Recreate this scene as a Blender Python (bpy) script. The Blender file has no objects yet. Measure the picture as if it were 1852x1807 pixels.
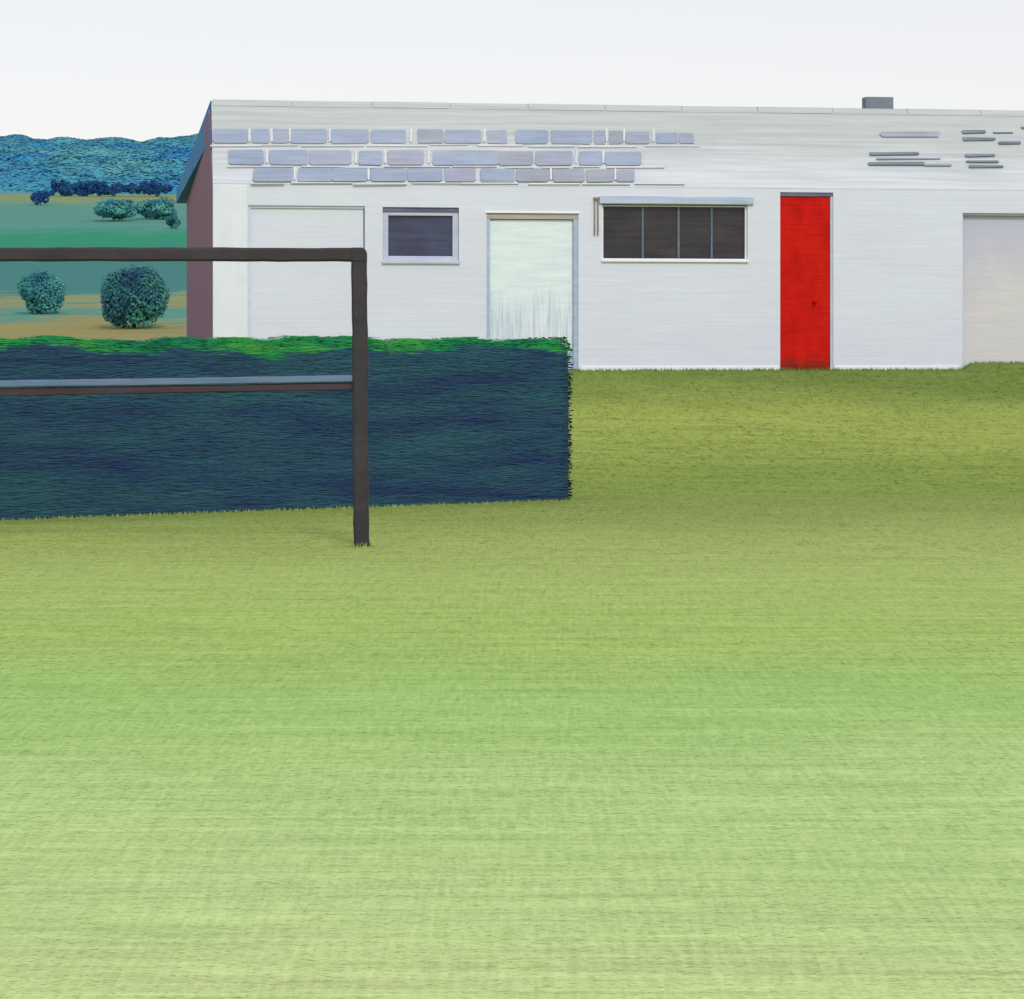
import bpy, math, random
import numpy as np
from mathutils import Vector

random.seed(7)
rng = np.random.default_rng(11)
SC = bpy.context.scene
COL = SC.collection
R = math.radians

# ------------------------------------------------------------------ camera, world, sun, exposure
EYE = 1.7
F = 5000.0                      # focal length in photograph pixels (1852 wide)
CU, HV = 926.0, 612.0           # principal column, horizon row of the photograph
cd = bpy.data.cameras.new('camera')
cam = bpy.data.objects.new('camera', cd)
COL.objects.link(cam)
cam.location = (0, 0, EYE)
cam.rotation_euler = (R(90), 0, 0)
cd.sensor_fit = 'HORIZONTAL'
cd.sensor_width = 36.0
cd.lens = 36.0 * F / 1852.0
cd.shift_y = (HV - 903.5) / 1852.0
cd.clip_start, cd.clip_end = 0.1, 6000
SC.camera = cam

SUN_EL, SUN_AZ = 40.0, 16.0     # azimuth measured from straight behind the camera towards the right
world = bpy.data.worlds.new('World')
SC.world = world
world.use_nodes = True
nt = world.node_tree
nt.nodes.clear()
wo = nt.nodes.new('ShaderNodeOutputWorld')
sky = nt.nodes.new('ShaderNodeTexSky')
sky.sky_type = 'NISHITA'
sky.sun_disc = False
sky.sun_elevation = R(SUN_EL)
sky.sun_rotation = R(180 - SUN_AZ)
b1 = nt.nodes.new('ShaderNodeBackground'); b1.inputs[1].default_value = 0.05  # faint blue through thin cloud
nt.links.new(sky.outputs[0], b1.inputs[0])
b2 = nt.nodes.new('ShaderNodeBackground')          # even overcast cloud cover
b2.inputs[0].default_value = (1.0, 0.90, 0.885, 1); b2.inputs[1].default_value = 0.64
ad = nt.nodes.new('ShaderNodeAddShader')
nt.links.new(b1.outputs[0], ad.inputs[0]); nt.links.new(b2.outputs[0], ad.inputs[1])
nt.links.new(ad.outputs[0], wo.inputs[0])

sl = bpy.data.lights.new('sun', 'SUN')
sl.energy = 1.5; sl.angle = R(14); sl.color = (1.0, 0.965, 0.91)
sun = bpy.data.objects.new('sun', sl); COL.objects.link(sun)
sdir = Vector((math.sin(R(SUN_AZ)) * math.cos(R(SUN_EL)), -math.cos(R(SUN_AZ)) * math.cos(R(SUN_EL)), math.sin(R(SUN_EL))))
sun.rotation_euler = sdir.to_track_quat('Z', 'Y').to_euler()
sun.location = sdir * 60

SC.view_settings.view_transform = 'Standard'
SC.view_settings.look = 'None'
SC.view_settings.gamma = 1
SC.view_settings.exposure = 0
SC.render.engine = 'CYCLES'

# ------------------------------------------------------------------ helpers
def lin(r, g, b):
    f = lambda c: (c / 12.92 if c <= 0.04045 else ((c + 0.055) / 1.055) ** 2.4)
    return (f(r / 255), f(g / 255), f(b / 255), 1)

def new_mat(name, rough=0.8, spec=0.25):
    m = bpy.data.materials.new(name); m.use_nodes = True
    n = m.node_tree
    p = n.nodes['Principled BSDF']
    p.inputs['Roughness'].default_value = rough
    p.inputs['Specular IOR Level'].default_value = spec
    return m, n, p

def coords(n, scale, rot=(0, 0, 0)):
    tc = n.nodes.new('ShaderNodeTexCoord')
    mp = n.nodes.new('ShaderNodeMapping')
    mp.inputs['Scale'].default_value = scale
    mp.inputs['Rotation'].default_value = rot
    n.links.new(tc.outputs['Object'], mp.inputs[0])
    return mp.outputs[0]

def noise(n, vec, scale=1.0, detail=4, rough=0.55, dist=0.0):
    t = n.nodes.new('ShaderNodeTexNoise')
    t.inputs['Scale'].default_value = scale
    t.inputs['Detail'].default_value = detail
    t.inputs['Roughness'].default_value = rough
    t.inputs['Distortion'].default_value = dist
    n.links.new(vec, t.inputs['Vector'])
    return t.outputs['Fac']

def ramp(n, fac, stops, interp='LINEAR'):
    r = n.nodes.new('ShaderNodeValToRGB')
    r.color_ramp.interpolation = interp
    e = r.color_ramp.elements
    while len(e) < len(stops): e.new(0.5)
    for i, (p, c) in enumerate(stops):
        e[i].position = p; e[i].color = c
    n.links.new(fac, r.inputs[0])
    return r.outputs[0]

def mixc(n, fac, a, b, blend='MIX'):
    m = n.nodes.new('ShaderNodeMix'); m.data_type = 'RGBA'; m.blend_type = blend
    for idx, v in ((0, fac), (6, a), (7, b)):
        if hasattr(v, 'links'): n.links.new(v, m.inputs[idx])
        else: m.inputs[idx].default_value = v
    return m.outputs[2]

def math_n(n, op, a, b=0.0, clamp=False):
    m = n.nodes.new('ShaderNodeMath'); m.operation = op; m.use_clamp = clamp
    for i, v in enumerate((a, b)):
        if hasattr(v, 'links'): n.links.new(v, m.inputs[i])
        else: m.inputs[i].default_value = v
    return m.outputs[0]

def bump(n, p, height, strength=0.3, dist=0.01):
    b = n.nodes.new('ShaderNodeBump')
    b.inputs['Strength'].default_value = strength
    b.inputs['Distance'].default_value = dist
    n.links.new(height, b.inputs['Height'])
    n.links.new(b.outputs[0], p.inputs['Normal'])

def grey(v): return (v, v, v, 1)

def brushed(name, c1, c2, rough=0.75, spec=0.25, streak=(0.9, 0.9, 30), bstr=0.35, patch=1.2, bd=0.008, c3=None):
    """a brushed paint coat: long fine horizontal bristle marks, cloudy tone changes"""
    m, n, p = new_mat(name, rough, spec)
    v = coords(n, streak)
    f1 = noise(n, v, 1.0, 5, 0.65, 0.4)
    f2 = noise(n, coords(n, (patch, patch, patch * 1.6)), 1.0, 4, 0.6)
    k = math_n(n, 'ADD', math_n(n, 'MULTIPLY', f1, 0.55), math_n(n, 'MULTIPLY', f2, 0.45))
    stops = [(0.36, c1), (0.64, c2)] if c3 is None else [(0.33, c1), (0.5, c2), (0.66, c3)]
    n.links.new(ramp(n, k, stops), p.inputs['Base Color'])
    w = noise(n, coords(n, (60, 60, 160)), 1.0, 2)
    h = math_n(n, 'ADD', f1, math_n(n, 'MULTIPLY', w, 0.5))
    bump(n, p, h, bstr, bd)
    return m

class MB:
    """collects shapes into one mesh"""
    def __init__(self): self.v, self.f, self.m = [], [], []
    def add(self, vs, fs, mi=0):
        o = len(self.v); self.v += [tuple(q) for q in vs]
        for f in fs: self.f.append([i + o for i in f]); self.m.append(mi)
    def box(self, x0, x1, y0, y1, z0, z1, mi=0):
        vs = [(x, y, z) for z in (z0, z1) for y in (y0, y1) for x in (x0, x1)]
        self.add(vs, [(0, 2, 3, 1), (4, 5, 7, 6), (0, 1, 5, 4), (2, 6, 7, 3), (0, 4, 6, 2), (1, 3, 7, 5)], mi)
    def quad(self, a, b, c, d, mi=0): self.add([a, b, c, d], [(0, 1, 2, 3)], mi)
    def build(self, name, mats, parent=None, bevel=0.0, smooth=False, segs=2):
        me = bpy.data.meshes.new(name)
        me.from_pydata(self.v, [], self.f)
        for m in (mats if isinstance(mats, (list, tuple)) else [mats]): me.materials.append(m)
        me.polygons.foreach_set('material_index', self.m)
        if smooth: me.polygons.foreach_set('use_smooth', [True] * len(self.f))
        me.update()
        o = bpy.data.objects.new(name, me); COL.objects.link(o)
        if parent is not None: o.parent = parent
        if bevel > 0:
            b = o.modifiers.new('bevel', 'BEVEL'); b.width = bevel; b.segments = segs; b.limit_method = 'ANGLE'; b.angle_limit = R(40)
        return o

def raw_mesh(name, verts, nper, mats, midx=None, parent=None):
    """fast mesh from an (N*nper, 3) array of separate polygons"""
    verts = np.asarray(verts, dtype=np.float32).reshape(-1, 3)
    nf = len(verts) // nper
    me = bpy.data.meshes.new(name)
    me.vertices.add(len(verts)); me.vertices.foreach_set('co', verts.ravel())
    me.loops.add(len(verts)); me.loops.foreach_set('vertex_index', np.arange(len(verts), dtype=np.int32))
    me.polygons.add(nf)
    me.polygons.foreach_set('loop_start', np.arange(nf, dtype=np.int32) * nper)
    me.polygons.foreach_set('loop_total', np.full(nf, nper, dtype=np.int32))
    for m in mats: me.materials.append(m)
    if midx is not None: me.polygons.foreach_set('material_index', np.asarray(midx, dtype=np.int32))
    me.update(calc_edges=True); me.validate()
    o = bpy.data.objects.new(name, me); COL.objects.link(o)
    if parent is not None: o.parent = parent
    return o

def leaf_quads(c, u, v, L, Wd, fold=0.15):
    """diamond-ish leaf quads: centre, long axis, cross axis, half length, half width"""
    c, u, v = map(np.asarray, (c, u, v)); L = L[:, None]; Wd = Wd[:, None]
    bend = fold * np.cross(u, v) * L
    return np.stack([c - u * L, c - v * Wd + bend, c + u * L, c + v * Wd + bend], 1)

def unit(a): return a / np.maximum(np.linalg.norm(a, axis=1, keepdims=True), 1e-9)

def empty(name, loc, rz=0.0):
    o = bpy.data.objects.new(name, None); COL.objects.link(o)
    o.location = loc; o.rotation_euler = (0, 0, rz); o.empty_display_size = 0.3
    return o

def tag(o, label=None, cat=None, group=None, kind=None):
    if label: o['label'] = label
    if cat: o['category'] = cat
    if group: o['group'] = group
    if kind: o['kind'] = kind
    return o

# ------------------------------------------------------------------ layout numbers
TH = R(9.0)                     # the clubhouse front turns slightly away to the right
D0 = 32.7
X0 = (385 - CU) / F * D0
ZB = EYE - 60 / F * D0          # height of the terrace the clubhouse stands on
CT, ST = math.cos(TH), math.sin(TH)
def fs(u, t=0.0):               # photograph column -> distance along the front
    k = (u - CU) / F
    return (k * (D0 + t * CT) - (X0 - t * ST)) / (CT - k * ST)
def fz(u, v, t=0.0):            # photograph row -> height above the terrace
    return EYE - (v - HV) / F * (D0 + fs(u, t) * ST + t * CT) - ZB

_ty = np.array([0, 20, 24.4, 45, 60, 90, 120, 160, 220, 300, 380, 500, 640, 760, 1000, 4000], float)
_tz = np.array([-1.70, -1.504, -1.436, -.39, -.39, -.22, 0, 2.24, 6.2, 13.2, 20.3, 31.6, 43.6, 40, 25, 0], float)
def sstep(a, b, x):
    t = np.clip((x - a) / (b - a), 0, 1); return t * t * (3 - 2 * t)
S_RISE = fs(1737)
def ground_z(x, y):
    x = np.asarray(x, float); y = np.asarray(y, float)
    z = np.interp(y, _ty, _tz)
    lx = (x - X0) * CT + (y - D0) * ST          # building axes
    ly = -(x - X0) * ST + (y - D0) * CT
    low = np.interp(y, [0, 20, 24.4], [-1.70, -1.504, -1.436])
    bank = low + (-.392 - low) * np.clip((ly + 8.1) / 7.2, 0, 1) ** 1.15
    bank = np.where(ly > -0.9, -.392, bank)
    near = y < 44
    z = np.where(near, np.where(ly < 8.5, bank, -.392), z)
    rise = 0.085 * sstep(S_RISE - .02, S_RISE + .14, lx) * sstep(-3.5, -0.5, ly) * (ly < 3)
    z = z + rise
    z = z + np.where(near, 0, 1) * np.minimum((y - 44) / 200, 1) * (0.5 * np.sin(x / 37 + 1.0) + 0.35 * np.sin(x / 17 + y / 60))
    return z + EYE

# ------------------------------------------------------------------ materials
def grass_colour(n):
    tc = n.nodes.new('ShaderNodeTexCoord')
    sx = n.nodes.new('ShaderNodeSeparateXYZ'); n.links.new(tc.outputs['Object'], sx.inputs[0])
    big = noise(n, coords(n, (0.25, 0.35, 0)), 1.0, 4, 0.6)
    st = noise(n, coords(n, (0.55, 7.0, 0)), 1.0, 7, 0.72, 0.3)
    y = math_n(n, 'ADD', sx.outputs[1], math_n(n, 'MULTIPLY', math_n(n, 'SUBTRACT', big, 0.5), 5.0))
    y = math_n(n, 'ADD', y, math_n(n, 'MULTIPLY', math_n(n, 'SUBTRACT', st, 0.5), 3.0))
    fac = math_n(n, 'DIVIDE', math_n(n, 'SUBTRACT', y, 5.0), 30.0)
    G = lambda r, g, b, k=1.0: tuple(c * k for c in lin(r, g, b)[:3]) + (1,)
    base = ramp(n, fac, [(0.03, G(200, 214, 152)), (0.09, G(182, 208, 142)), (0.17, G(174, 206, 134)),
                         (0.24, G(158, 195, 114)), (0.32, G(161, 190, 105)), (0.43, G(164, 186, 108)),
                         (0.52, G(154, 175, 98)), (0.62, G(136, 156, 84)), (0.72, G(126, 148, 70)), (0.82, G(150, 166, 82)), (0.91, G(110, 132, 62))])
    return base, st, big

def make_ground_mat(name, blade=False):
    m, n, p = new_mat(name, 0.9, 0.1)
    base, st, big = grass_colour(n)
    fine = noise(n, coords(n, (0.9, 22.0, 0), (0, 0, R(1.2))), 1.0, 7, 0.78, 0.25)
    spk = noise(n, coords(n, (26.0, 26.0, 0)), 1.0, 4, 0.7)
    warp = noise(n, coords(n, (46.0, 2.6, 0)), 1.0, 3, 0.6)
    k = math_n(n, 'ADD', math_n(n, 'MULTIPLY', fine, 0.42), math_n(n, 'MULTIPLY', st, 0.32))
    k = math_n(n, 'ADD', k, math_n(n, 'MULTIPLY', spk, 0.08))
    k = math_n(n, 'ADD', k, math_n(n, 'MULTIPLY', warp, 0.2))
    dark = mixc(n, 1.0, base, (0.58, 0.69, 0.56, 1) if not blade else (0.85, 0.9, 0.8, 1), 'MULTIPLY')
    lite = mixc(n, 1.0, base, (1.36, 1.27, 1.34, 1) if not blade else (1.4, 1.32, 1.3, 1), 'MULTIPLY')
    c = mixc(n, ramp(n, k, [(0.36, grey(0)), (0.5, grey(0.5)), (0.64, grey(1))]), dark, lite)
    n.links.new(c, p.inputs['Base Color'])
    if not blade: bump(n, p, k, 0.35, 0.02)
    return m
M_GRASS = make_ground_mat('turf')
M_BLADE = make_ground_mat('grass_blade', True)

def hill_mat():
    m, n, p = new_mat('hill_fields', 0.95, 0.05)
    tc = n.nodes.new('ShaderNodeTexCoord')
    sx = n.nodes.new('ShaderNodeSeparateXYZ'); n.links.new(tc.outputs['Object'], sx.inputs[0])
    w = noise(n, coords(n, (0.16, 0.05, 0)), 1.0, 5, 0.7)
    st = noise(n, coords(n, (0.05, 0.5, 0)), 1.0, 4, 0.7)
    y = math_n(n, 'ADD', sx.outputs[1], math_n(n, 'MULTIPLY', math_n(n, 'SUBTRACT', w, 0.5), 55.0))
    y = math_n(n, 'ADD', y, math_n(n, 'MULTIPLY', math_n(n, 'SUBTRACT', st, 0.5), 34.0))
    fac = math_n(n, 'DIVIDE', math_n(n, 'SUBTRACT', y, 100.0), 300.0)
    och, och2 = lin(158, 142, 72), lin(138, 150, 92)
    teal, teal2, grn, deep = lin(88, 146, 130), lin(62, 122, 118), lin(34, 142, 100), lin(36, 96, 116)
    c0 = ramp(n, fac, [(0.0, och), (0.10, och), (0.12, teal), (0.145, teal), (0.16, och), (0.19, och2), (0.22, teal2),
                      (0.42, teal2), (0.47, grn), (0.52, grn), (0.57, teal), (0.76, teal), (0.83, och2), (0.90, och2), (0.95, deep)])
    v = noise(n, coords(n, (0.1, 1.1, 0)), 1.0, 4, 0.7)
    c = mixc(n, ramp(n, v, [(0.4, grey(0)), (0.62, grey(.55))]), c0, lin(70, 128, 128))
    n.links.new(c, p.inputs['Base Color'])
    return m
M_HILL = hill_mat()

M_WALL = brushed('white_wall_paint', lin(207, 213, 230), lin(213, 219, 234), 0.8, 0.2, (0.8, 0.8, 26), 0.32, 0.8, 0.010, lin(219, 226, 238))
M_PIER = brushed('fresh_white_paint', lin(216, 223, 236), lin(228, 234, 242), 0.8, 0.2, (5, 5, 3), 0.3)
def roof_mat():
    m, n, p = new_mat('grey_roof_whitewashed_low', 0.85, 0.15)
    tc = n.nodes.new('ShaderNodeTexCoord'); sx = n.nodes.new('ShaderNodeSeparateXYZ'); n.links.new(tc.outputs['Object'], sx.inputs[0])
    f1 = noise(n, coords(n, (0.6, 10, 22)), 1.0, 5, 0.65, 0.4)
    big = noise(n, coords(n, (0.5, 1, 1.2)), 1.0, 4, 0.6)
    g = ramp(n, f1, [(0.36, lin(172, 181, 182)), (0.5, lin(181, 189, 189)), (0.66, lin(190, 197, 196))])
    w = ramp(n, f1, [(0.36, lin(190, 198, 206)), (0.64, lin(204, 211, 217))])
    z = math_n(n, 'ADD', sx.outputs[2], math_n(n, 'MULTIPLY', math_n(n, 'SUBTRACT', big, 0.5), 1.1))
    z = math_n(n, 'SUBTRACT', z, math_n(n, 'MULTIPLY', math_n(n, 'SUBTRACT', f1, 0.5), 0.5))
    k = ramp(n, math_n(n, 'SUBTRACT', z, 2.2), [(0.12, grey(1)), (0.75, grey(0))])
    n.links.new(mixc(n, k, g, w), p.inputs['Base Color'])
    fine = noise(n, coords(n, (4, 30, 90)), 1.0, 3)
    bump(n, p, math_n(n, 'ADD', f1, math_n(n, 'MULTIPLY', fine, .5)), 0.45, 0.012)
    return m
M_ROOF = roof_mat()
M_MORTAR = brushed('pale_mortar', lin(204, 206, 214), lin(222, 220, 224), 0.85, 0.15, (6, 12, 20), 0.4)
M_SLATE = [brushed('slate_blue', lin(136, 152, 176), lin(162, 175, 194), 0.7, 0.25, (2, 12, 30), 0.3),
           brushed('slate_violet', lin(142, 151, 172), lin(168, 175, 190), 0.7, 0.25, (2, 12, 30), 0.3),
           brushed('slate_grey', lin(138, 147, 162), lin(164, 171, 182), 0.7, 0.25, (2, 12, 30), 0.3),
           brushed('slate_dark', lin(104, 116, 130), lin(134, 144, 156), 0.7, 0.25, (2, 12, 30), 0.3)]
M_BARGE = brushed('blue_barge_board', lin(40, 120, 196), lin(76, 140, 192), 0.7, 0.2, (3, 1, 14), 0.3)
M_REVEAL = brushed('lilac_grey_frame_and_shade', lin(176, 184, 210), lin(198, 204, 222), 0.7, 0.2, (3, 3, 14), 0.3)  # window frame colour, also used for painted shadow in door recesses
M_BLUESHADE = brushed('blue_grey_door_shade', lin(150, 172, 200), lin(186, 200, 220), 0.7, 0.2, (3, 3, 14), 0.3)
M_PALESHADE = brushed('pale_blue_door_shade', lin(186, 206, 228), lin(212, 222, 234), 0.7, 0.2, (3, 3, 14), 0.3)
M_WHITE = brushed('white_gloss_trim', lin(228, 234, 242), lin(238, 241, 245), 0.55, 0.3, (3, 3, 20), 0.25)
M_HOOD = brushed('grey_blue_hood', lin(150, 168, 194), lin(186, 198, 214), 0.6, 0.3, (1.5, 6, 24), 0.3)
M_MULL = brushed('dull_blue_mullion', lin(84, 98, 116), lin(116, 130, 148), 0.7, 0.2, (3, 3, 14), 0.3)
M_HEAD = brushed('dark_lintel_shade', lin(84, 84, 110), lin(120, 122, 148), 0.7, 0.2, (2, 2, 24), 0.3)  # lintel strip coloured dark for the shade along the top of openings
M_BROWNSHADE = brushed('brown_head_shade', lin(158, 150, 152), lin(186, 178, 178), 0.75, 0.2, (2, 2, 24), 0.3)
def worn_mint():
    m, n, p = new_mat('mint_paint_worn_at_foot', 0.65, 0.25)
    tc = n.nodes.new('ShaderNodeTexCoord'); sx = n.nodes.new('ShaderNodeSeparateXYZ'); n.links.new(tc.outputs['Object'], sx.inputs[0])
    f1 = noise(n, coords(n, (2, 2, 16)), 1.0, 5, 0.65, 0.3)
    vs = noise(n, coords(n, (34, 34, 2.2)), 1.0, 4, 0.65)
    big = noise(n, coords(n, (2.4, 2.4, 1.5)), 1.0, 3)
    top = ramp(n, f1, [(0.36, lin(210, 227, 236)), (0.5, lin(220, 234, 239)), (0.64, lin(228, 238, 240))])
    low = ramp(n, vs, [(0.36, lin(186, 203, 224)), (0.5, lin(208, 219, 232)), (0.62, lin(224, 231, 238))])
    z = math_n(n, 'ADD', sx.outputs[2], math_n(n, 'MULTIPLY', math_n(n, 'SUBTRACT', vs, 0.5), 0.55))
    z = math_n(n, 'ADD', z, math_n(n, 'MULTIPLY', math_n(n, 'SUBTRACT', big, 0.5), 0.5))
    k = ramp(n, math_n(n, 'DIVIDE', z, 1.5), [(0.40, grey(1)), (0.66, grey(0))])
    n.links.new(mixc(n, k, top, low), p.inputs['Base Color'])
    bump(n, p, math_n(n, 'ADD', f1, vs), 0.4, 0.01)
    return m
M_MINT = worn_mint()
def beige_mat():
    m, n, p = new_mat('grey_beige_door_paint', 0.7, 0.2)
    tc = n.nodes.new('ShaderNodeTexCoord'); sx = n.nodes.new('ShaderNodeSeparateXYZ'); n.links.new(tc.outputs['Object'], sx.inputs[0])
    f1 = noise(n, coords(n, (1.4, 1.4, 20)), 1.0, 5, 0.65, 0.3)
    big = noise(n, coords(n, (1.1, 1.1, 0.9)), 1.0, 4, 0.6)
    c = ramp(n, f1, [(0.36, lin(202, 202, 209)), (0.64, lin(210, 208, 211))])
    z = math_n(n, 'ADD', sx.outputs[2], math_n(n, 'MULTIPLY', math_n(n, 'SUBTRACT', big, 0.5), 2.2))
    k = ramp(n, math_n(n, 'MULTIPLY', z, 0.4), [(0.35, grey(0)), (0.72, grey(.85))])
    n.links.new(mixc(n, k, c, lin(186, 188, 212)), p.inputs['Base Color'])
    bump(n, p, f1, 0.35, 0.01)
    return m
M_BEIGE = beige_mat()
def red_mat():
    m, n, p = new_mat('red_door_paint_scuffed_at_foot', 0.7, 0.1)
    tc = n.nodes.new('ShaderNodeTexCoord'); sx = n.nodes.new('ShaderNodeSeparateXYZ'); n.links.new(tc.outputs['Object'], sx.inputs[0])
    f1 = noise(n, coords(n, (2, 2, 30)), 1.0, 5, 0.65, 0.4)
    big = noise(n, coords(n, (5, 5, 3)), 1.0, 4, 0.65)
    c = ramp(n, math_n(n, 'MULTIPLY', math_n(n, 'ADD', f1, big), .5), [(0.36, lin(168, 18, 12)), (0.5, lin(194, 22, 13)), (0.64, lin(204, 32, 20))])
    z = math_n(n, 'ADD', sx.outputs[2], math_n(n, 'MULTIPLY', math_n(n, 'SUBTRACT', big, 0.5), 0.35))
    z = math_n(n, 'ADD', z, math_n(n, 'MULTIPLY', math_n(n, 'SUBTRACT', f1, 0.5), 0.25))
    k = ramp(n, z, [(0.05, grey(.85)), (0.2, grey(0))])
    n.links.new(mixc(n, k, c, lin(112, 42, 30)), p.inputs['Base Color'])
    bump(n, p, f1, 0.4, 0.008)
    return m
M_RED = red_mat()
M_RUST = brushed('rusty_brown_pipe', lin(120, 98, 92), lin(160, 140, 134), 0.7, 0.2, (8, 8, 8), 0.3)
M_FRAME = brushed('black_brown_goal_paint', lin(46, 42, 50), lin(62, 57, 64), 0.6, 0.3, (3, 8, 8), 0.4, 2.0, 0.006)
M_RAILWOOD = brushed('dark_brown_rail', lin(58, 46, 58), lin(78, 64, 72), 0.7, 0.25, (1.5, 10, 26), 0.4)
M_RAILLIT = brushed('blue_grey_rail_lit_face', lin(78, 104, 136), lin(110, 130, 160), 0.6, 0.3, (1.5, 10, 26), 0.3)  # blue grey paints the skylit upper face of the rail
M_CHIM = brushed('grey_chimney', lin(108, 118, 134), lin(132, 140, 152), 0.8, 0.2, (3, 3, 12), 0.3)

def pane_mat(name, c1, c2):
    m, n, p = new_mat(name, 0.32, 0.35)
    f = noise(n, coords(n, (1.2, 1.2, 22)), 1.0, 5, 0.6)
    g = noise(n, coords(n, (2.2, 2.2, 2.2)), 1.0, 3, 0.5)
    n.links.new(ramp(n, math_n(n, 'MULTIPLY', math_n(n, 'ADD', f, g), 0.5), [(0.38, c1), (0.62, c2)]), p.inputs['Base Color'])
    bump(n, p, f, 0.2, 0.004)
    return m
M_PANE = pane_mat('dark_glass', lin(40, 37, 44), lin(62, 58, 66))
M_PANEB = pane_mat('dusky_blue_glass', lin(48, 50, 66), lin(70, 76, 108))

def brick_mat():
    m, n, p = new_mat('purple_brick', 0.9, 0.1)
    v = coords(n, (1, 1, 1), (R(90), 0, R(90)))
    b = n.nodes.new('ShaderNodeTexBrick')
    b.inputs['Color1'].default_value = lin(160, 114, 138); b.inputs['Color2'].default_value = lin(170, 126, 146)
    b.inputs['Mortar'].default_value = lin(150, 122, 142)
    b.inputs['Scale'].default_value = 1.0
    b.inputs['Brick Width'].default_value = 0.225; b.inputs['Row Height'].default_value = 0.075
    b.inputs['Mortar Size'].default_value = 0.008
    n.links.new(v, b.inputs['Vector'])
    f = noise(n, coords(n, (2, 2, 12)), 1.0, 4, 0.6)
    n.links.new(mixc(n, math_n(n, 'MULTIPLY', f, 0.5), b.outputs['Color'], lin(132, 102, 132)), p.inputs['Base Color'])
    bump(n, p, b.outputs['Fac'], -0.3, 0.006)
    return m
M_BRICK = brick_mat()

def leaf_mat(name, stops, scale=(1, 1, 1), sc=2.0, rough=0.7):
    m, n, p = new_mat(name, rough, 0.15)
    f = noise(n, coords(n, scale), sc, 4, 0.65)
    n.links.new(ramp(n, f, stops), p.inputs['Base Color'])
    return m
M_HSIDE = leaf_mat('hedge_leaf_dark', [(0.34, lin(34, 54, 92)), (0.5, lin(40, 76, 98)), (0.66, lin(46, 90, 100))], (0.35, 1, 2.6), 1.5)
M_HTOP = leaf_mat('hedge_leaf_lit_top', [(0.36, lin(20, 104, 78)), (0.5, lin(28, 132, 72)), (0.64, lin(64, 148, 62))], (0.7, 1, 2), 1.4)  # brighter green puts the light from above into the top leaves' colour
M_HCORE = leaf_mat('hedge_twigs', [(0.4, lin(36, 64, 92)), (0.6, lin(42, 80, 98))], (0.5, 1, 6), 3.0, 0.95)
M_TREE = leaf_mat('teal_leaf', [(0.36, lin(38, 82, 112)), (0.5, lin(58, 118, 122)), (0.64, lin(68, 150, 128))], (1, 1, 1), 0.55)
M_TREE2 = leaf_mat('blue_teal_leaf', [(0.36, lin(44, 108, 132)), (0.5, lin(70, 144, 142)), (0.64, lin(88, 164, 152))], (1, 1, 1), 0.7)
M_NAVY = leaf_mat('navy_leaf', [(0.36, lin(26, 60, 120)), (0.6, lin(38, 88, 138))], (1, 1, 1), 0.5)
M_WOOD = leaf_mat('far_wood_leaf', [(0.36, lin(22, 114, 186)), (0.5, lin(58, 140, 170)), (0.64, lin(84, 160, 170))], (1, 1, 1), 0.03)
M_BARK = brushed('bark', lin(50, 52, 58), lin(76, 72, 70), 0.95, 0.05, (6, 6, 1.5), 0.5)

# ------------------------------------------------------------------ ground sheet
def grid_sheet(name, xs, ys, mat, zfun):
    X, Y = np.meshgrid(xs, ys)
    Z = zfun(X, Y)
    nx, ny = len(xs), len(ys)
    me = bpy.data.meshes.new(name)
    idx = np.arange(nx * ny).reshape(ny, nx)
    q = np.stack([idx[:-1, :-1], idx[:-1, 1:], idx[1:, 1:], idx[1:, :-1]], -1).reshape(-1, 4)
    me.from_pydata(np.stack([X, Y, Z], -1).reshape(-1, 3).tolist(), [], q.tolist())
    me.materials.append(mat)
    me.polygons.foreach_set('use_smooth', [True] * len(q)); me.update()
    o = bpy.data.objects.new(name, me); COL.objects.link(o)
    return o
xs = np.concatenate([[-60, -40, -25, -16], np.arange(-11, 14.01, 0.12), [18, 26, 40, 60]])
ys = np.concatenate([[-30, -15, -5, 0, 2, 4], np.arange(5, 36.01, 0.12), [37, 38.5, 40, 42, 44]])
tag(grid_sheet('grass_field', xs, ys, M_GRASS, ground_z), kind='structure')
xs = np.concatenate([[-2500, -1200, -600], np.arange(-320, 320.1, 5), [600, 1200, 2500]])
ys = np.concatenate([np.arange(44, 700, 4), [720, 760, 820, 900, 1000, 1500, 2500, 4000]])
tag(grid_sheet('hills', xs, ys, M_HILL, ground_z), kind='structure')

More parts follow.
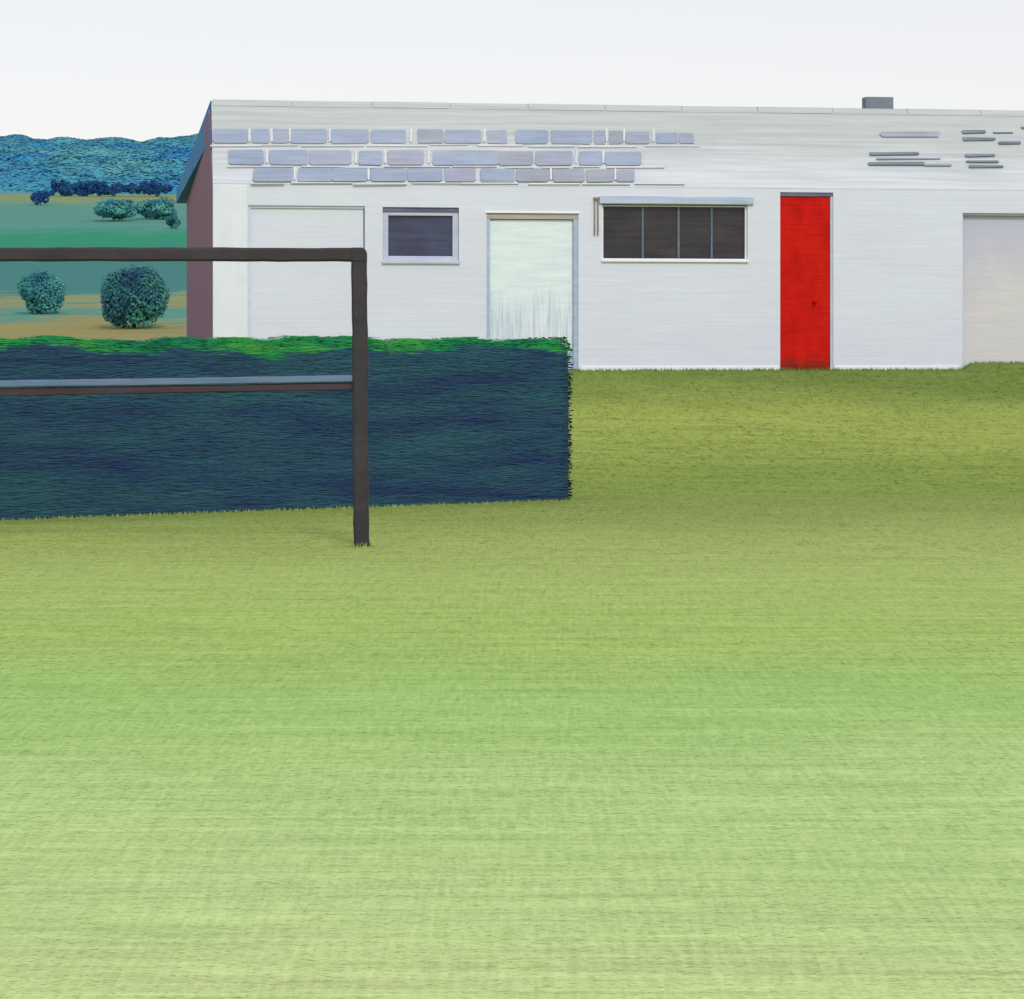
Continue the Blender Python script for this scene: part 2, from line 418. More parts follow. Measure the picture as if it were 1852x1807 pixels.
# ------------------------------------------------------------------ short blades of grass over the pitch
def grass_blades():
    out = []
    for (y0, y1, dens, hh, ww) in ((6.2, 9, 3639, .013, .0022), (9, 13, 2100, .016, .003), (13, 19, 979, .02, .0045),
                                   (19, 26, 454, .026, .007), (26, 34.4, 266, .032, .009)):
        w1 = (1060 / F) * y1
        n = int((y1 - y0) * 2 * w1 * dens)
        y = rng.uniform(y0, y1, n); x = rng.uniform(-w1, w1, n)
        ly = -(x - X0) * ST + (y - D0) * CT
        k = ly < -0.02
        y, x = y[k], x[k]; n = len(y)
        z = ground_z(x, y) - 0.003
        h = hh * rng.uniform(0.5, 1.25, n); w = ww * rng.uniform(0.5, 1.0, n)
        up = rng.random(n) < .2                       # a few stand, most lie brushed sideways by the mower
        b = np.where(rng.random(n) < .5, 0, np.pi) + rng.normal(0, .3, n)
        ln = np.where(up, .3, 2.2) * h * rng.uniform(.6, 1.2, n); h = np.where(up, h, h * .28)
        px, py = -np.sin(b) * w, np.cos(b) * w
        z = z + np.where(up, 0, .004)
        p0 = np.stack([x - px, y - py, z], 1)
        p1 = np.stack([x + px, y + py, z], 1)
        p2 = np.stack([x + np.cos(b) * ln, y + np.sin(b) * ln, z + h], 1)
        out.append(np.stack([p0, p1, p2], 1))
    def tufts(x, y, hmin, hmax, w):
        n = len(x); z = ground_z(x, y) - .004; h = rng.uniform(hmin, hmax, n); a = rng.uniform(0, 2 * np.pi, n); b = rng.uniform(0, 2 * np.pi, n); ln = h * rng.uniform(.1, .7, n)
        out.append(np.stack([np.stack([x - np.cos(a) * w, y - np.sin(a) * w, z], 1), np.stack([x + np.cos(a) * w, y + np.sin(a) * w, z], 1),
                             np.stack([x + np.cos(b) * ln, y + np.sin(b) * ln, z + h], 1)], 1))
    n = 2600; s_ = rng.uniform(2, 13, n); t_ = -rng.uniform(.02, .10, n)
    tufts(X0 + s_ * CT - t_ * ST, D0 + s_ * ST + t_ * CT, .015, .05, .007)
    n = 1500; q = rng.random(n)
    tufts(-4.6 + q * 5.1 , 22.1 + q * 2.33 - rng.uniform(.0, .08, n), .012, .035, .006)
    n = 160; a_ = rng.uniform(0, 6.28, n); r_ = rng.uniform(.05, .12, n)
    tufts(-1.09 + r_ * np.cos(a_), 20 + r_ * np.sin(a_), .015, .045, .004)
    o = raw_mesh('grass', np.concatenate(out), 3, [M_BLADE])
    tag(o, 'short mown grass covering the pitch and the bank', 'grass', kind='stuff')
grass_blades()

# ------------------------------------------------------------------ clubhouse
club = empty('clubhouse', (X0, D0, ZB), TH)
tag(club, 'long low white clubhouse with pale grey roof, red door and dark windows', 'building')
S1 = fs(2350)
ZE = 2.236
def rect(u0, u1, v0, v1):
    um = (u0 + u1) / 2
    return (fs(u0), fs(u1), fz(um, v1), fz(um, v0))
holes = {
    'garage': rect(449, 660, 372, 690), 'win1': rect(692, 830, 375, 474), 'mint': rect(880, 1046, 386, 690),
    'win2': rect(1089, 1352, 370, 471), 'red': rect(1411, 1507, 348, 690), 'beige': rect(1741, 1960, 386, 690)}
def front_wall():
    mb = MB()
    hs = list(holes.values())
    xs = sorted({0.0, S1} | {h[0] for h in hs} | {h[1] for h in hs})
    zs = sorted({-0.3, ZE} | {max(h[2], -0.3) for h in hs} | {h[3] for h in hs})
    inside = lambda x, z: any(h[0] < x < h[1] and h[2] < z < h[3] for h in hs)
    for i in range(len(xs) - 1):
        for j in range(len(zs) - 1):
            if not inside((xs[i] + xs[i+1]) / 2, (zs[j] + zs[j+1]) / 2):
                mb.quad((xs[i], 0, zs[j]), (xs[i+1], 0, zs[j]), (xs[i+1], 0, zs[j+1]), (xs[i], 0, zs[j+1]))
    d = 0.16
    for (a, b, c, e) in hs:
        c = max(c, -0.3)
        mb.quad((a, 0, c), (a, d, c), (a, d, e), (a, 0, e))
        mb.quad((b, 0, e), (b, d, e), (b, d, c), (b, 0, c))
        mb.quad((a, 0, e), (a, d, e), (b, d, e), (b, 0, e))
        mb.quad((a, 0, c), (b, 0, c), (b, d, c), (a, d, c))
    # right end and back
    mb.quad((S1, 0, -.3), (S1, 7.6, -.3), (S1, 7.6, 2.45), (S1, 0, ZE))
    mb.add([(S1, 0, ZE), (S1, 7.6, 2.45), (S1, 1.0, 3.2)], [(0, 1, 2)])
    mb.quad((S1, 7.6, -.3), (0.02, 7.6, -.3), (0.02, 7.6, 2.45), (S1, 7.6, 2.45))
    return mb.build('wall', M_WALL, club)
front_wall()
# fresh white pier at the left corner and the plinth line along the foot
g = holes['garage']
pm = MB(); pm.box(0.0, g[0] - 0.012, -0.012, -0.0, -0.3, ZE - .03); pm.build('corner_pier', M_PIER, club, 0.004)
pl = MB()
rd, be, mi = holes['red'], holes['beige'], holes['mint']
for a, b in ((mi[1] + .03, rd[0] - .02), (rd[1] + .02, be[0] - .04)):
    pl.box(a, b, -0.014, -0.0, -0.3, 0.055)
pl.build('plinth', M_WHITE, club, 0.005)
# gable
gm = MB()
prof = [(0.004, -0.3), (7.6, -0.3), (7.6, 2.44), (1.0, 3.17), (0.004, 2.2)]
gm.add([(-0.004, y, z) for y, z in prof] + [(0.11, y, z) for y, z in prof],
       [(4, 3, 2, 1, 0)] + [(i, (i + 1) % 5, (i + 1) % 5 + 5, i + 5) for i in range(5)])
tag(gm.build('gable_wall', M_BRICK, club), 'dusky purple brick end wall')
# roof: short steep front slope, long low rear slope
roof_p = [(-0.004, 2.225), (1.0, 3.29), (8.0, 2.536), (8.0, 2.45), (1.0, 3.2), (0.03, 2.21)]
left_s = [0.0, 0.03, -0.13, -0.13, 0.03, 0.0]
rm = MB()
NS = 1
rm.add([(s, y, z) for s, (y, z) in zip(left_s, roof_p)] + [(S1 + .05, y, z) for y, z in roof_p],
       [(0, 6, 7, 1), (1, 7, 8, 2), (2, 8, 9, 3), (3, 9, 10, 4), (4, 10, 11, 5), (5, 11, 6, 0),
        (0, 1, 4, 5), (1, 2, 3, 4), (6, 11, 10, 7), (7, 10, 9, 8)])
roof = rm.build('roof', M_ROOF, club)
# ridge line of lapped edging
rg = MB()
for i in range(14):
    a = 0.05 + i * (S1 / 14); b = a + S1 / 14 - 0.012
    j = random.uniform(-0.004, 0.004)
    rg.add([(a, .93, 3.225 + j), (b, .93, 3.225 + j), (b, 1.0, 3.305 + j), (a, 1.0, 3.305 + j), (a, 1.1, 3.287 + j), (b, 1.1, 3.287 + j)],
           [(0, 1, 2, 3), (3, 2, 5, 4)])
rg.build('ridge_capping', M_ROOF, roof)
# barge board
bb = MB()
def bpnt(t, drop, s): return (s, t, 3.29 - (t - 1) * (3.29 - 2.536) / 7 - drop)
ts = [0.96, 3, 5, 7, 8.02]
for i in range(4):
    a, b = ts[i], ts[i + 1]
    o = lambda t: 0.022 - 0.157 * (t - 1) / 7
    dr = lambda t: 0.46 - 0.30 * (t - 1) / 7
    bb.quad(bpnt(a, -.004, o(a)), bpnt(a, dr(a), o(a) - .006), bpnt(b, dr(b), o(b) - .006), bpnt(b, -.004, o(b)))
    bb.quad(bpnt(a, dr(a), o(a) - .006), bpnt(a, dr(a), 0.02), bpnt(b, dr(b), 0.02), bpnt(b, dr(b), o(b) - .006))
bb.add([(-.01, .955, 3.24), (-.01, .40, 2.64), (-.01, .955, 2.84)], [(0, 1, 2)])
bb.quad(bpnt(8.02, -.004, -.135), bpnt(8.02, .16, -.141), bpnt(8.02, .16, 0.02), bpnt(8.02, -.004, 0.02))
tag(bb.build('barge_board', M_BARGE, club), 'blue barge board under the verge')
# bare slates showing in three courses, and scattered lifted slates further right
def on_slope(u, v, lift=0.0):
    t = 0.5
    for _ in range(8):
        z = fz(u, v, t); t = -0.05 + (z - 2.2) / (3.29 - 2.2) * 1.05
    k = lift / math.hypot(1.05, 1.09)
    return Vector((fs(u, t), t - 1.09 * k, fz(u, v, t) + 1.05 * k))
rows = [([(386, 448), (457, 484), (495, 518), (527, 588), (601, 665), (673, 732), (757, 800), (806, 868), (884, 914), (933, 990), (998, 1068), (1076, 1093), (1104, 1123), (1133, 1172), (1189, 1224), (1231, 1252)], 234, 258),
        ([(416, 475), (490, 555), (562, 632), (651, 690), (703, 765), (785, 900), (904, 962), (970, 1034), (1050, 1085), (1096, 1158)], 272, 297),
        ([(460, 527), (540, 598), (602, 663), (673, 731), (738, 798), (807, 858), (871, 928), (936, 990), (1002, 1055), (1062, 1108), (1118, 1146)], 304, 327)]
sm = MB()
def slate(u0, u1, v0, v1, mi, lift=0.02, jit=1.3):
    w, h = u1 - u0, v1 - v0
    k = min(.06 * w, .14 * h) if h > 12 else min(.3 * w, .46 * h)
    pl = [(u0 + k, v1), (u1 - k, v1), (u1, v1 - k), (u1, v0 + k * .7), (u1 - k * .7, v0), (u0 + k * .7, v0), (u0, v0 + k * .7), (u0, v1 - k)]
    pl = [(u + random.uniform(-jit, jit), v + random.uniform(-jit, jit) * .6) for u, v in pl]
    P = [on_slope(u, v, lift * (.3 + .7 * (v - v0) / h)) for u, v in pl]
    B = [on_slope(u, v, -.004) for u, v in pl]
    sm.add(P + B, [tuple(range(8))] + [(i, i + 8, (i + 1) % 8 + 8, (i + 1) % 8) for i in range(8)], mi)
for lst, v0, v1 in rows:
    for i, (a, b) in enumerate(lst):
        dv = (a - 385) * 0.010
        e = max(0, (a - 1050) / 200) * 5
        slate(a - 2, b + 2, v0 - 1 + dv * .4 + e, v1 + 1 + dv * .2 - e * .3, random.choice((0, 0, 1, 1, 2)), 0.007 + random.uniform(-.0015, .0015))
    # pale mortar fillets smeared along the foot of the course
    u = lst[0][0] - 6
    while u < lst[-1][1] + 20:
        w_ = random.uniform(40, 120); vv = v1 + random.uniform(2, 5) + (u - 385) * .002
        slate(u, u + w_, vv, vv + random.uniform(2.0, 3.4), 4, 0.012, .7); u += w_ + random.uniform(-4, 18)
    for (a, b), (a2, b2) in zip(lst[:-1], lst[1:]):
        if random.random() < .8 and a2 - b > 8:
            um = (b + a2) / 2 + random.uniform(-2, 2)
            slate(um - 1.6, um + 1.6, v0 - 1, v1 - 1, 4, 0.012, .5)
tag(sm.build('slate_courses', M_SLATE + [M_MORTAR], roof), 'bare blue grey slates in three broken courses')
sm = MB()
for (a, b, v0, v1, mi) in ((1572, 1662, 275, 281, 3), (1585, 1700, 286, 289, 2), (1570, 1672, 293, 299, 3), (1670, 1720, 297, 301, 2),
                           (1738, 1782, 236, 242, 3), (1740, 1800, 249, 255, 3), (1796, 1832, 239, 242, 3), (1806, 1846, 256, 261, 3),
                           (1745, 1800, 279, 284, 3), (1748, 1806, 290, 295, 3), (1752, 1815, 299, 304, 3), (1590, 1700, 238, 249, 2), (1846, 1900, 229, 234, 3),
                           (1860, 1960, 252, 258, 3), (1900, 1990, 282, 288, 3)):
    slate(a, b, v0, v1, mi, 0.016, 1.4)
tag(sm.build('lifted_slates', M_SLATE, roof), 'thin dark lifted slate edges')
# chimney
cu0, cu1 = fs(1566, 1.02), fs(1616, 1.02)
cz = fz(1588, 173, 1.0); cb = fz(1588, 193, 1.0)
cm = MB(); cm.box(cu0, cu1, 1.02, 1.20, 3.1, cz - 0.014); chim = cm.build('chimney', M_CHIM, roof, 0.006)

# --- wide white shutter door at the left
def strip(name, mat, x0, x1, y0, y1, z0, z1, parent, bev=0.003):
    mb = MB(); mb.box(x0, x1, y0, y1, z0, z1); return mb.build(name, mat, parent, bev)
def door_leaf(name, mats, h, depth, seams=(), fr=0.0, thick=0.04, mi=0):
    a, b, c, d = h
    mb = MB(); c = max(c, -0.28)
    mb.box(a + fr, b - fr, depth, depth + thick, c, d - fr, mi)
    return mb.build(name, mats, club, 0.004)
a, b, c, d = holes['garage']
leaf = door_leaf('wide_door', M_WALL, holes['garage'], 0.045, fr=0.012)
tag(leaf, 'wide door painted white like the wall')
fr = MB(); fr.box(a + .001, a + .03, 0.022, 0.043, -.28, d - .03); fr.box(a + .001, b - .001, 0.022, 0.043, d - .03, d - .001)
fr.build('door_frame_shade', M_PALESHADE, leaf, 0.003)  # pale blue strips paint the shading along the door's left and top
# --- small window
a, b, c, d = holes['win1']
def window(h, us, pane_mat, frame_mat, head_mat, head_h, sill, fw, label):
    a, b, c, d = h
    root_frame = MB()
    y0, y1 = 0.035, 0.09
    root_frame.box(a + .001, a + fw, y0, y1, c + .001, d - head_h)
    root_frame.box(b - fw, b - .001, y0, y1, c + .001, d - head_h)
    root_frame.box(a + fw, b - fw, y0, y1, c + .001, c + fw)
    root_frame.box(a + fw, b - fw, y0, y1, d - head_h - fw * .6, d - head_h)
    w = MB(); w.box(a + fw * .9, b - fw * .9, 0.07, 0.078, c + fw * .9, d - head_h - fw * .5)
    win = w.build('window', pane_mat, club)
    tag(win, label)
    root_frame.build('frame', frame_mat, win, 0.004)
    strip('head', head_mat, a + .002, b - .002, 0.02, 0.1, d - head_h + .001, d - .001, win)
    strip('sill', sill, a - .01, b + .01, -0.03, 0.034, c - .02, c + .012, win)
    return win
window(holes['win1'], None, M_PANEB, M_REVEAL, M_HEAD, 0.055, M_REVEAL, 0.072, 'small square dark blue window')
wn = window(holes['win2'], None, M_PANE, M_WHITE, M_HEAD, 0.012, M_WHITE, 0.022, 'wide dark window of four panes')
a, b, c, d = holes['win2']
for u in (1164, 1229, 1289):
    s = fs(u)
    strip('mullion', M_MULL, s - .012, s + .012, 0.052, 0.074, c + .03, d - .02, wn, 0.002)
hd = MB()
hx0, hx1, hz0, hz1 = fs(1084), fs(1362), fz(1220, 369), fz(1220, 355)
hd.add([(hx0, 0.0, hz0), (hx1, 0, hz0), (hx1, -.035, hz0), (hx0, -.035, hz0), (hx0, 0, hz1), (hx1, 0, hz1), (hx1, -.02, hz1 - .008), (hx0, -.02, hz1 - .008)],
       [(0, 1, 2, 3), (3, 2, 6, 7), (7, 6, 5, 4), (0, 3, 7, 4), (1, 5, 6, 2)])
hd.build('hood', M_HOOD, wn, 0.003)
# rusty pipe end beside it
pp = MB()
for s in (fs(1075), fs(1081)):
    r_ = 0.008
    vs = [(s + r_ * math.cos(k * math.pi / 4), -.02 + r_ * math.sin(k * math.pi / 4), z) for z in (fz(1077, 426), fz(1077, 358)) for k in range(8)]
    pp.add(vs, [(k, (k + 1) % 8, (k + 1) % 8 + 8, k + 8) for k in range(8)] + [tuple(range(15, 7, -1)), tuple(range(8))])
pp.box(fs(1073), fs(1083), -.03, 0, fz(1077, 361), fz(1077, 357))
pp.build('pipe', M_RUST, club)
# --- mint door
a, b, c, d = holes['mint']
zs_ = fz(960, 548)
ml = MB(); ml.box(a + .045, b - .06, 0.05, 0.09, -.28, d - .075)
md = ml.build('door', M_MINT, club, 0.004); tag(md, 'pale mint white door with its paint worn at the foot')
fr = MB(); fr.box(a + .001, a + .043, 0.01, 0.1, -.28, d - .07); fr.box(b - .058, b - .001, 0.01, 0.1, -.28, d - .07)
fr.build('door_frame_shade', M_BLUESHADE, md, 0.003)  # blue side strips stand for the shadow beside the door leaf
strip('head', M_BROWNSHADE, a + .002, b - .002, 0.015, 0.1, d - .069, d - .002, md)  # brown strip stands for the shadow across the top of the door
tr = MB(); tr.box(a - .02, b + .02, -.012, 0, d + .001, d + .022); tr.build('drip_mould', M_WHITE, md, 0.004)
# --- red door
a, b, c, d = holes['red']
ml = MB(); ml.box(a + .003, b - .035, 0.03, 0.075, -.28, d - .05)
rdd = ml.build('red_door', M_RED, club, 0.004); tag(rdd, 'bright red door')
strip('head', M_HEAD, a + .002, b - .002, 0.012, 0.09, d - .048, d - .002, rdd)
strip('shadow_strip', M_REVEAL, b - .033, b - .001, 0.012, 0.09, -.28, d - .05, rdd)  # lilac grey strip put in for the shadow down the right edge
kn = MB()
ks, kz = fs(1474), fz(1474, 545)
vs = []
for j, (rr, yy) in enumerate(((.012, .03), (.012, .0), (.024, -.006), (.026, -.02), (.016, -.03))):
    vs += [(ks + rr * math.cos(k * math.pi / 6), yy, kz + rr * math.sin(k * math.pi / 6)) for k in range(12)]
kn.add(vs, [(j * 12 + k, j * 12 + (k + 1) % 12, j * 12 + 12 + (k + 1) % 12, j * 12 + 12 + k) for j in range(4) for k in range(12)] + [tuple(range(48, 60))])
kn.build('handle', M_RED, rdd, smooth=True)
# --- beige door at the right edge
a, b, c, d = holes['beige']
bl = MB(); bl.box(a + .02, b - .02, 0.09, 0.13, -.28, d - .03)
bd_ = bl.build('beige_door', M_BEIGE, club, 0.004); tag(bd_, 'grey beige door set deep in the wall')
fr = MB(); fr.box(a + .001, a + .018, 0.03, 0.15, -.28, d - .03); fr.box(b - .018, b - .001, 0.03, 0.15, -.28, d - .03); fr.box(a + .001, b - .001, 0.03, 0.15, d - .028, d - .001)
fr.build('door_frame_shade', M_REVEAL, bd_, 0.003)  # lilac strips paint the recess shadow round the door

# ------------------------------------------------------------------ goal frame
GY = 20.0
gx = lambda u: (u - CU) / F * GY
gz = lambda v: EYE - (v - HV) / F * GY
goal = empty('goal_frame', (gx(653), GY, float(ground_z(gx(653), GY))))
tag(goal, 'black goal frame with square corner and lower rail, standing before the hedge', 'goal')
GL = goal.location
def loc(p): return tuple(Vector(p) - GL)
def wobble_bar(name, p0, p1, w, dpt, mat, parent, n=24, amp=0.004, axis='x'):
    """square bar with slightly uneven hand-made edges and rounded arrises"""
    p0, p1 = Vector(p0), Vector(p1)
    d = (p1 - p0).normalized()
    side = Vector((0, 0, 1)) if axis == 'x' else Vector((1, 0, 0))
    side = (side - d * side.dot(d)).normalized()
    back = d.cross(side)
    if back.y < 0: back = -back
    ring = []
    for (a, b) in ((-.5, -.36), (-.36, -.5), (.36, -.5), (.5, -.36), (.5, .36), (.36, .5), (-.36, .5), (-.5, .36)): ring.append((a, b))
    vs, fs_ = [], []
    ph = random.uniform(0, 9)
    for i in range(n + 1):
        t = i / n; c = p0.lerp(p1, t)
        e = amp * (math.sin(t * 11 + ph) * .5 + random.uniform(-.5, .5)); ww = w * (1 + random.uniform(-.03, .03))
        for a, b in ring: vs.append(c + side * (a * ww + e) + back * (b * dpt))
    for i in range(n):
        for k in range(8): fs_.append((i * 8 + k, i * 8 + (k + 1) % 8, i * 8 + 8 + (k + 1) % 8, i * 8 + 8 + k))
    fs_ += [tuple(range(8)), tuple(range(n * 8 + 7, n * 8 - 1, -1))]
    mb = MB(); mb.add(vs, fs_)
    return mb.build(name, mat, parent)
wobble_bar('post', loc((gx(653.5), GY, gz(990))), loc((gx(650), GY, gz(473))), .110, .11, M_FRAME, goal, axis='z')
# corner: post head turns into the crossbar with a rounded outer arris
cb_ = MB()
zc0, zc1 = gz(473), gz(448)
pts = [(gx(636), zc0), (gx(663.5), zc0), (gx(663.5), gz(458)), (gx(661), gz(451)), (gx(655), gz(448)), (gx(636), gz(448))]
cb_.add([loc((x, GY - .055, z)) for x, z in pts] + [loc((x, GY + .055, z)) for x, z in pts],
        [tuple(range(6)), tuple(range(11, 5, -1))] + [(i, i + 6, (i + 1) % 6 + 6, (i + 1) % 6) for i in range(6)])
cb_.build('corner_bracket', M_FRAME, goal, 0.008)
XL = -6.4
wobble_bar('crossbar', loc((gx(637), GY, gz(460.5))), loc((XL, GY, gz(460.5))), .098, .11, M_FRAME, goal, n=40)
wobble_bar('post', loc((XL, GY, float(ground_z(XL, GY)) - .02)), loc((XL, GY, gz(449))), .110, .11, M_FRAME, goal, axis='z')
zr = lambda x: gz(699) - (gx(640) - x) * 0.016
rail = wobble_bar('rail', loc((gx(641), GY + .02, zr(gx(641)))), loc((XL, GY + .02, zr(XL))), .054, .07, M_RAILWOOD, goal, n=40, amp=.003)
wobble_bar('rail_lit_face', loc((gx(641), GY + .012, zr(gx(641)) + .057)), loc((XL, GY + .012, zr(XL) + .057)), .05, .09, M_RAILLIT, rail, n=40, amp=.003)  # added strip standing for the rail's lit top face

# ------------------------------------------------------------------ clipped hedge
hA = Vector(((1037 - CU) / F * 24.5, 24.5)); hB = Vector(((0 - CU) / F * 22.25, 22.25))
hd_ = (hB - hA).normalized(); HL = (hB - hA).length + 2.5
ang = math.atan2(-hd_.y, -hd_.x)                 # local x runs left to right, 0 at the right end
hz = float(ground_z(hA.x, hA.y))
hedge = empty('hedge', (hA.x, hA.y, hz), ang)
tag(hedge, 'long clipped dark blue green hedge with bright green top', 'hedge')
HH, HT = EYE - hz - 0.005, 0.75
def htop(x): return HH + 0.012 * np.sin(x * 5.3 + 1) + 0.014 * np.sin(x * 11.7) + 0.010 * np.sin(x * 2.1 + .5)
core = MB()
nx_ = 90
prof = [(0.05, -0.35), (0.05, 0.5), (0.05, 1.0), (0.06, 1.28), (0.13, 1.375), (0.3, 1.40), (HT - .1, 1.39), (HT - .02, 1.2), (HT - .02, -0.35)]
vs, fs_ = [], []
for i in range(nx_ + 1):
    x = -HL + (HL - 0.025) * i / nx_
    for y, z in prof:
        k = 1 if z > .2 else 0
        vs.append((x, y + k * random.uniform(-.006, .006), (z / 1.40 * (htop(x) - .035)) if z > 0 else z))
m_ = len(prof)
for i in range(nx_):
    for k in range(m_ - 1): fs_.append((i * m_ + k, i * m_ + m_ + k, i * m_ + m_ + k + 1, i * m_ + k + 1))
fs_ += [tuple(range(nx_ * m_, nx_ * m_ + m_)), tuple(range(m_ - 1, -1, -1))]
core.add(vs, fs_); core.build('twigs', M_HCORE, hedge)
def hedge_leaves():
    def patch(c, nrm, lmin, lmax, long_axis, jit):
        n = len(c)
        nr = unit(nrm + rng.normal(0, jit, (n, 3)))
        u = unit(long_axis + rng.normal(0, .05, (n, 3))); u = unit(u - nr * (u * nr).sum(1, keepdims=True))
        v = np.cross(nr, u)
        L = rng.uniform(lmin, lmax, n); return leaf_quads(c, u, v, L, np.minimum(L * rng.uniform(.1, .2, n), .0085), .02)
    Q, MI = [], []
    n = 52000                                           # front face
    x = rng.uniform(-HL, -.13, n); z = rng.uniform(-.02, 1, n)
    zt = htop(x); zz = z * zt
    rnd = np.clip((zz - (zt - .13)) / .13, 0, 1)
    y = rng.uniform(0.034, .05, n) + .09 * rnd ** 2
    c = np.stack([x, y, zz], 1)
    nn = np.stack([0 * x, -1 + 0 * x, .3 + .9 * rnd], 1)
    Q.append(patch(c, nn, .05, .16, np.array([1.0, 0, 0]), .05))
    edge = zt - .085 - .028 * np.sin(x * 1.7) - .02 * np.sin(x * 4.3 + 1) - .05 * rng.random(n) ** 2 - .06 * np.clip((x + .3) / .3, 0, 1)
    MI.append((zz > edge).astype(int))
    n = 13000                                           # top
    x = rng.uniform(-HL, -.02, n); y = rng.uniform(.04, HT, n)
    c = np.stack([x, y, htop(x) - rng.uniform(0, .05, n) - .06 * (np.clip((.13 - y) / .13, 0, 1)) ** 2], 1)
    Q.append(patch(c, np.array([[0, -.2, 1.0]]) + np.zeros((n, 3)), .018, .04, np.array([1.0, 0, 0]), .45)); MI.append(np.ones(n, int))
    n = 4000                                            # right end
    y = rng.uniform(0.02, HT, n); z = rng.random(n)
    zz = z * htop(0 * y); rnd = np.clip((zz - HH + .1) / .1, 0, 1)
    c = np.stack([-.018 + rng.uniform(-.015, .02, n) - .05 * rnd ** 2, y, zz], 1)
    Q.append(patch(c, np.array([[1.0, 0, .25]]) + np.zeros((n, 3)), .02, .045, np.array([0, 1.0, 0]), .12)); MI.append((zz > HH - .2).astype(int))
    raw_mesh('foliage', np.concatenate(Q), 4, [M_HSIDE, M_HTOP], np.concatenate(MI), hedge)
hedge_leaves()

# ------------------------------------------------------------------ trees and shrubs on the hillside
def wx(u, y): return (u - CU) / F * y
def crown_quads(rx, ry, rz, cz, nclump, nleaf, ls, flat=1.0):
    Q = []
    for k in range(nclump):
        d = unit(rng.normal(0, 1, (1, 3)))[0]; rr = rng.uniform(.3, .74)
        cc = np.array([d[0] * rx * rr, d[1] * ry * rr, cz + d[2] * rz * rr])
        cr = rng.uniform(.26, .46)
        dd = unit(rng.normal(0, 1, (nleaf, 3))); q = rng.uniform(.45, 1.0, (nleaf, 1)) ** .5
        c = cc + dd * q * np.array([rx, ry, rz]) * cr
        c[:, 2] = np.maximum(c[:, 2], 0.04)
        nr = unit(dd + rng.normal(0, .35, (nleaf, 3)) + np.array([0, -.25, .45]))
        u = unit(np.cross(nr, rng.normal(0, 1, (nleaf, 3)))); v = np.cross(nr, u)
        L = rng.uniform(.6, 1.3, nleaf) * ls
        Q.append(leaf_quads(c, u, v, L, L * rng.uniform(.45, .8, nleaf)))
    return np.concatenate(Q)
def trunk_mb(h, r, bend=.1, limbs=5):
    mb = MB()
    def tube(p, q, r0, r1, n=5, k=7):
        p, q = Vector(p), Vector(q); d = (q - p).normalized(); s = d.orthogonal().normalized(); t = d.cross(s)
        vs = []
        for i in range(n + 1):
            a = i / n; c = p.lerp(q, a) + s * math.sin(a * 3) * bend * (q - p).length * .3; rr = r0 + (r1 - r0) * a
            vs += [c + (s * math.cos(2 * math.pi * j / k) + t * math.sin(2 * math.pi * j / k)) * rr for j in range(k)]
        mb.add(vs, [(i * k + j, i * k + (j + 1) % k, i * k + k + (j + 1) % k, i * k + k + j) for i in range(n) for j in range(k)])
    tube((0, 0, -.15), (0, 0, h * .6), r, r * .6)
    for i in range(limbs):
        a = i * 2 * math.pi / limbs + .4
        tube((0, 0, h * (.35 + .05 * i)), (math.cos(a) * h * .4, math.sin(a) * h * .4, h * (.75 + .05 * (i % 3))), r * .5, r * .12)
    return mb
def plant(name, u, y, wpx, hpx, label, cat, mat, nclump, nleaf, ls, lift=0.0, group=None, deep=.8):
    s = y / F; x = wx(u, y)
    o = empty(name, (x, y, float(ground_z(x, y)) - .05)); tag(o, label, cat, group)
    rx, h = wpx * s / 2, hpx * s
    rz = (h - lift) / 2
    raw_mesh('crown', crown_quads(rx, rx * deep, rz, lift + rz, nclump, nleaf, ls), 4, [mat], None, o)
    trunk_mb(h * .75, max(.05, h * .03)).build('trunk', M_BARK, o, smooth=True)
    return o
plant('tree', 242, 124, 128, 118, 'larger round dark teal tree behind the hedge near the brick gable', 'tree', M_TREE, 110, 240, .075, .0, group='round trees in the ochre field')
plant('tree', 76, 138, 86, 84, 'smaller round pale teal tree in the ochre field', 'tree', M_TREE2, 80, 200, .07, .0, group='round trees in the ochre field')
plant('shrub', 73, 330, 36, 30, 'small lone dark blue bush high on the field', 'shrub', M_NAVY, 14, 60, .2)
plant('shrub', 205, 285, 96, 44, 'broad low teal bush, left of the two below the dark hedgerow', 'shrub', M_TREE2, 40, 170, .15, group='broad bushes below the hedgerow')
plant('shrub', 282, 290, 92, 40, 'broad low teal bush, right of the two below the dark hedgerow', 'shrub', M_TREE2, 36, 170, .15, group='broad bushes below the hedgerow')
plant('shrub', 312, 268, 30, 26, 'tiny dusky bush against the edge of the brick gable', 'shrub', M_TREE, 12, 50, .2)
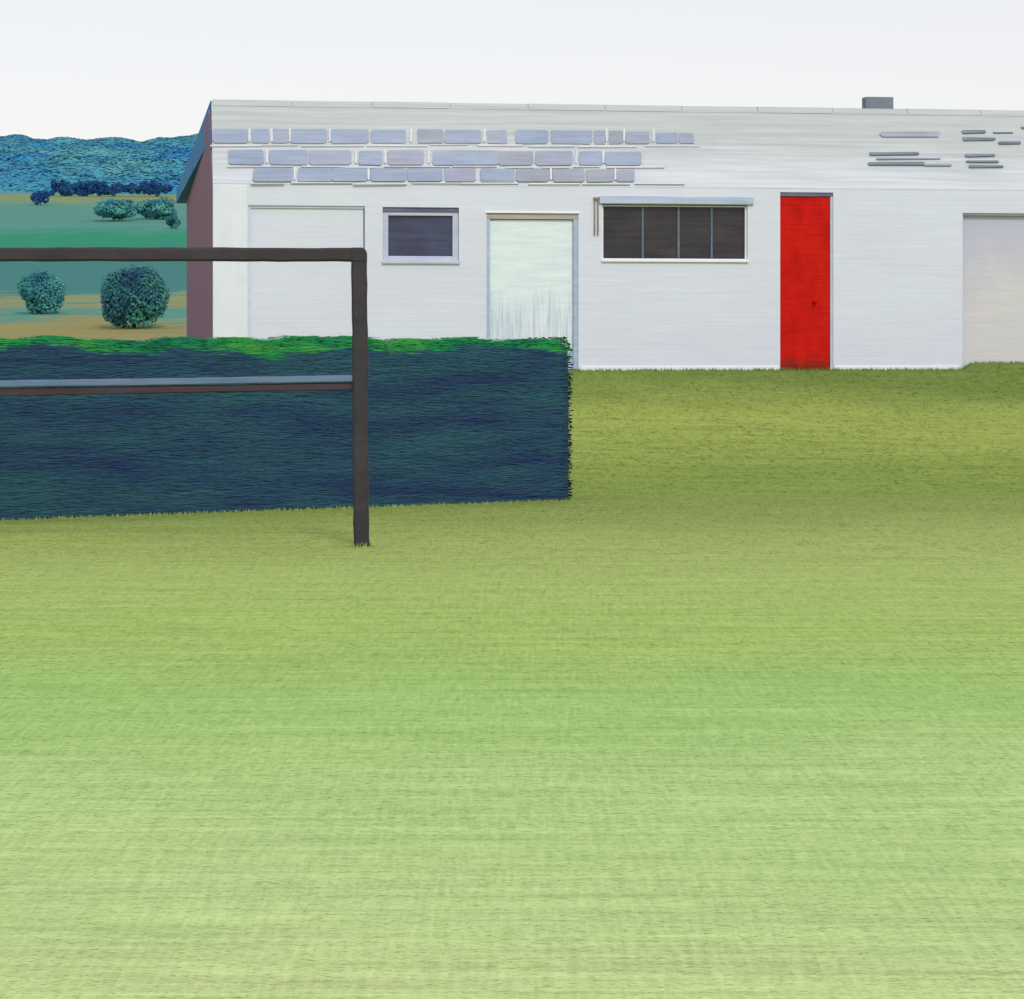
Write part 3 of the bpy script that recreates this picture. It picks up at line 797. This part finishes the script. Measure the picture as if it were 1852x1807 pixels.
def far_hedgerow():
    y = 362.0
    x0, x1 = wx(97, y), wx(304, y)
    xm = (x0 + x1) / 2
    o = empty('hedgerow', (xm, y, float(ground_z(xm, y)))); tag(o, 'long dark navy hedgerow across the upper hillside field', 'hedgerow')
    Q = []
    for k in range(22):
        cx = x0 + (x1 - x0) * (k + .5) / 22
        q = crown_quads(.95, .8, 1.25 if k < 8 else rng.uniform(.75, 1.2), 1.1, 8, 90, .16)
        q[..., 0] += cx - xm + rng.uniform(-.2, .2); q[..., 2] += float(ground_z(cx, y) - ground_z(xm, y)); Q.append(q)
    raw_mesh('foliage', np.concatenate(Q), 4, [M_NAVY], None, o)
far_hedgerow()
def far_wood():
    Q = []
    def top(x, y):
        return 3.0 + 1.1 * np.sin(x / 4.1 + y / 9) * np.sin(y / 4.7 + x / 13) + .8 * np.sin(x / 9.3 + 2) * np.sin(y / 11 + 1) + .5 * np.sin(x / 2.3) * np.sin(y / 2.9 + .7)
    def ht(x, y): return np.clip((y - 374) / 7, 0, 1) ** .5 * np.clip((664 - y) / 12, 0, 1) ** .5 * top(x, y)
    xs = np.arange(-180, 130, 1.2); ys = np.arange(374, 665, 1.2)
    X, Y = np.meshgrid(xs, ys); Z = ground_z(X, Y) - .5 + ht(X, Y)
    P = np.stack([X, Y, Z], -1)
    Q.append(np.stack([P[:-1, :-1], P[:-1, 1:], P[1:, 1:], P[1:, :-1]], 2).reshape(-1, 4, 3))
    n = 130000
    x = np.where(rng.random(n) < .8, rng.uniform(-135, -30, n), rng.uniform(-180, 128, n)); y = rng.uniform(375, 662, n)
    e = .4
    h = ht(x, y); gx_ = (ht(x + e, y) - h) / e; gy_ = (ht(x, y + e) - h) / e + .1
    c = np.stack([x, y, ground_z(x, y) - .45 + h + rng.uniform(.0, .07, n)], 1)
    nr = unit(unit(np.stack([-gx_, -gy_, 1 + 0 * x], 1)) + rng.normal(0, .10, (n, 3)))
    u = unit(np.cross(nr, rng.normal(0, 1, (n, 3)))); v = np.cross(nr, u)
    L = rng.uniform(.25, .6, n)
    Q.append(leaf_quads(c, u, v, L, L * rng.uniform(.5, .8, n)))
    o = raw_mesh('woodland', np.concatenate(Q), 4, [M_WOOD])
    tag(o, 'far blue green wood covering the hilltop', 'wood', kind='stuff')
far_wood()
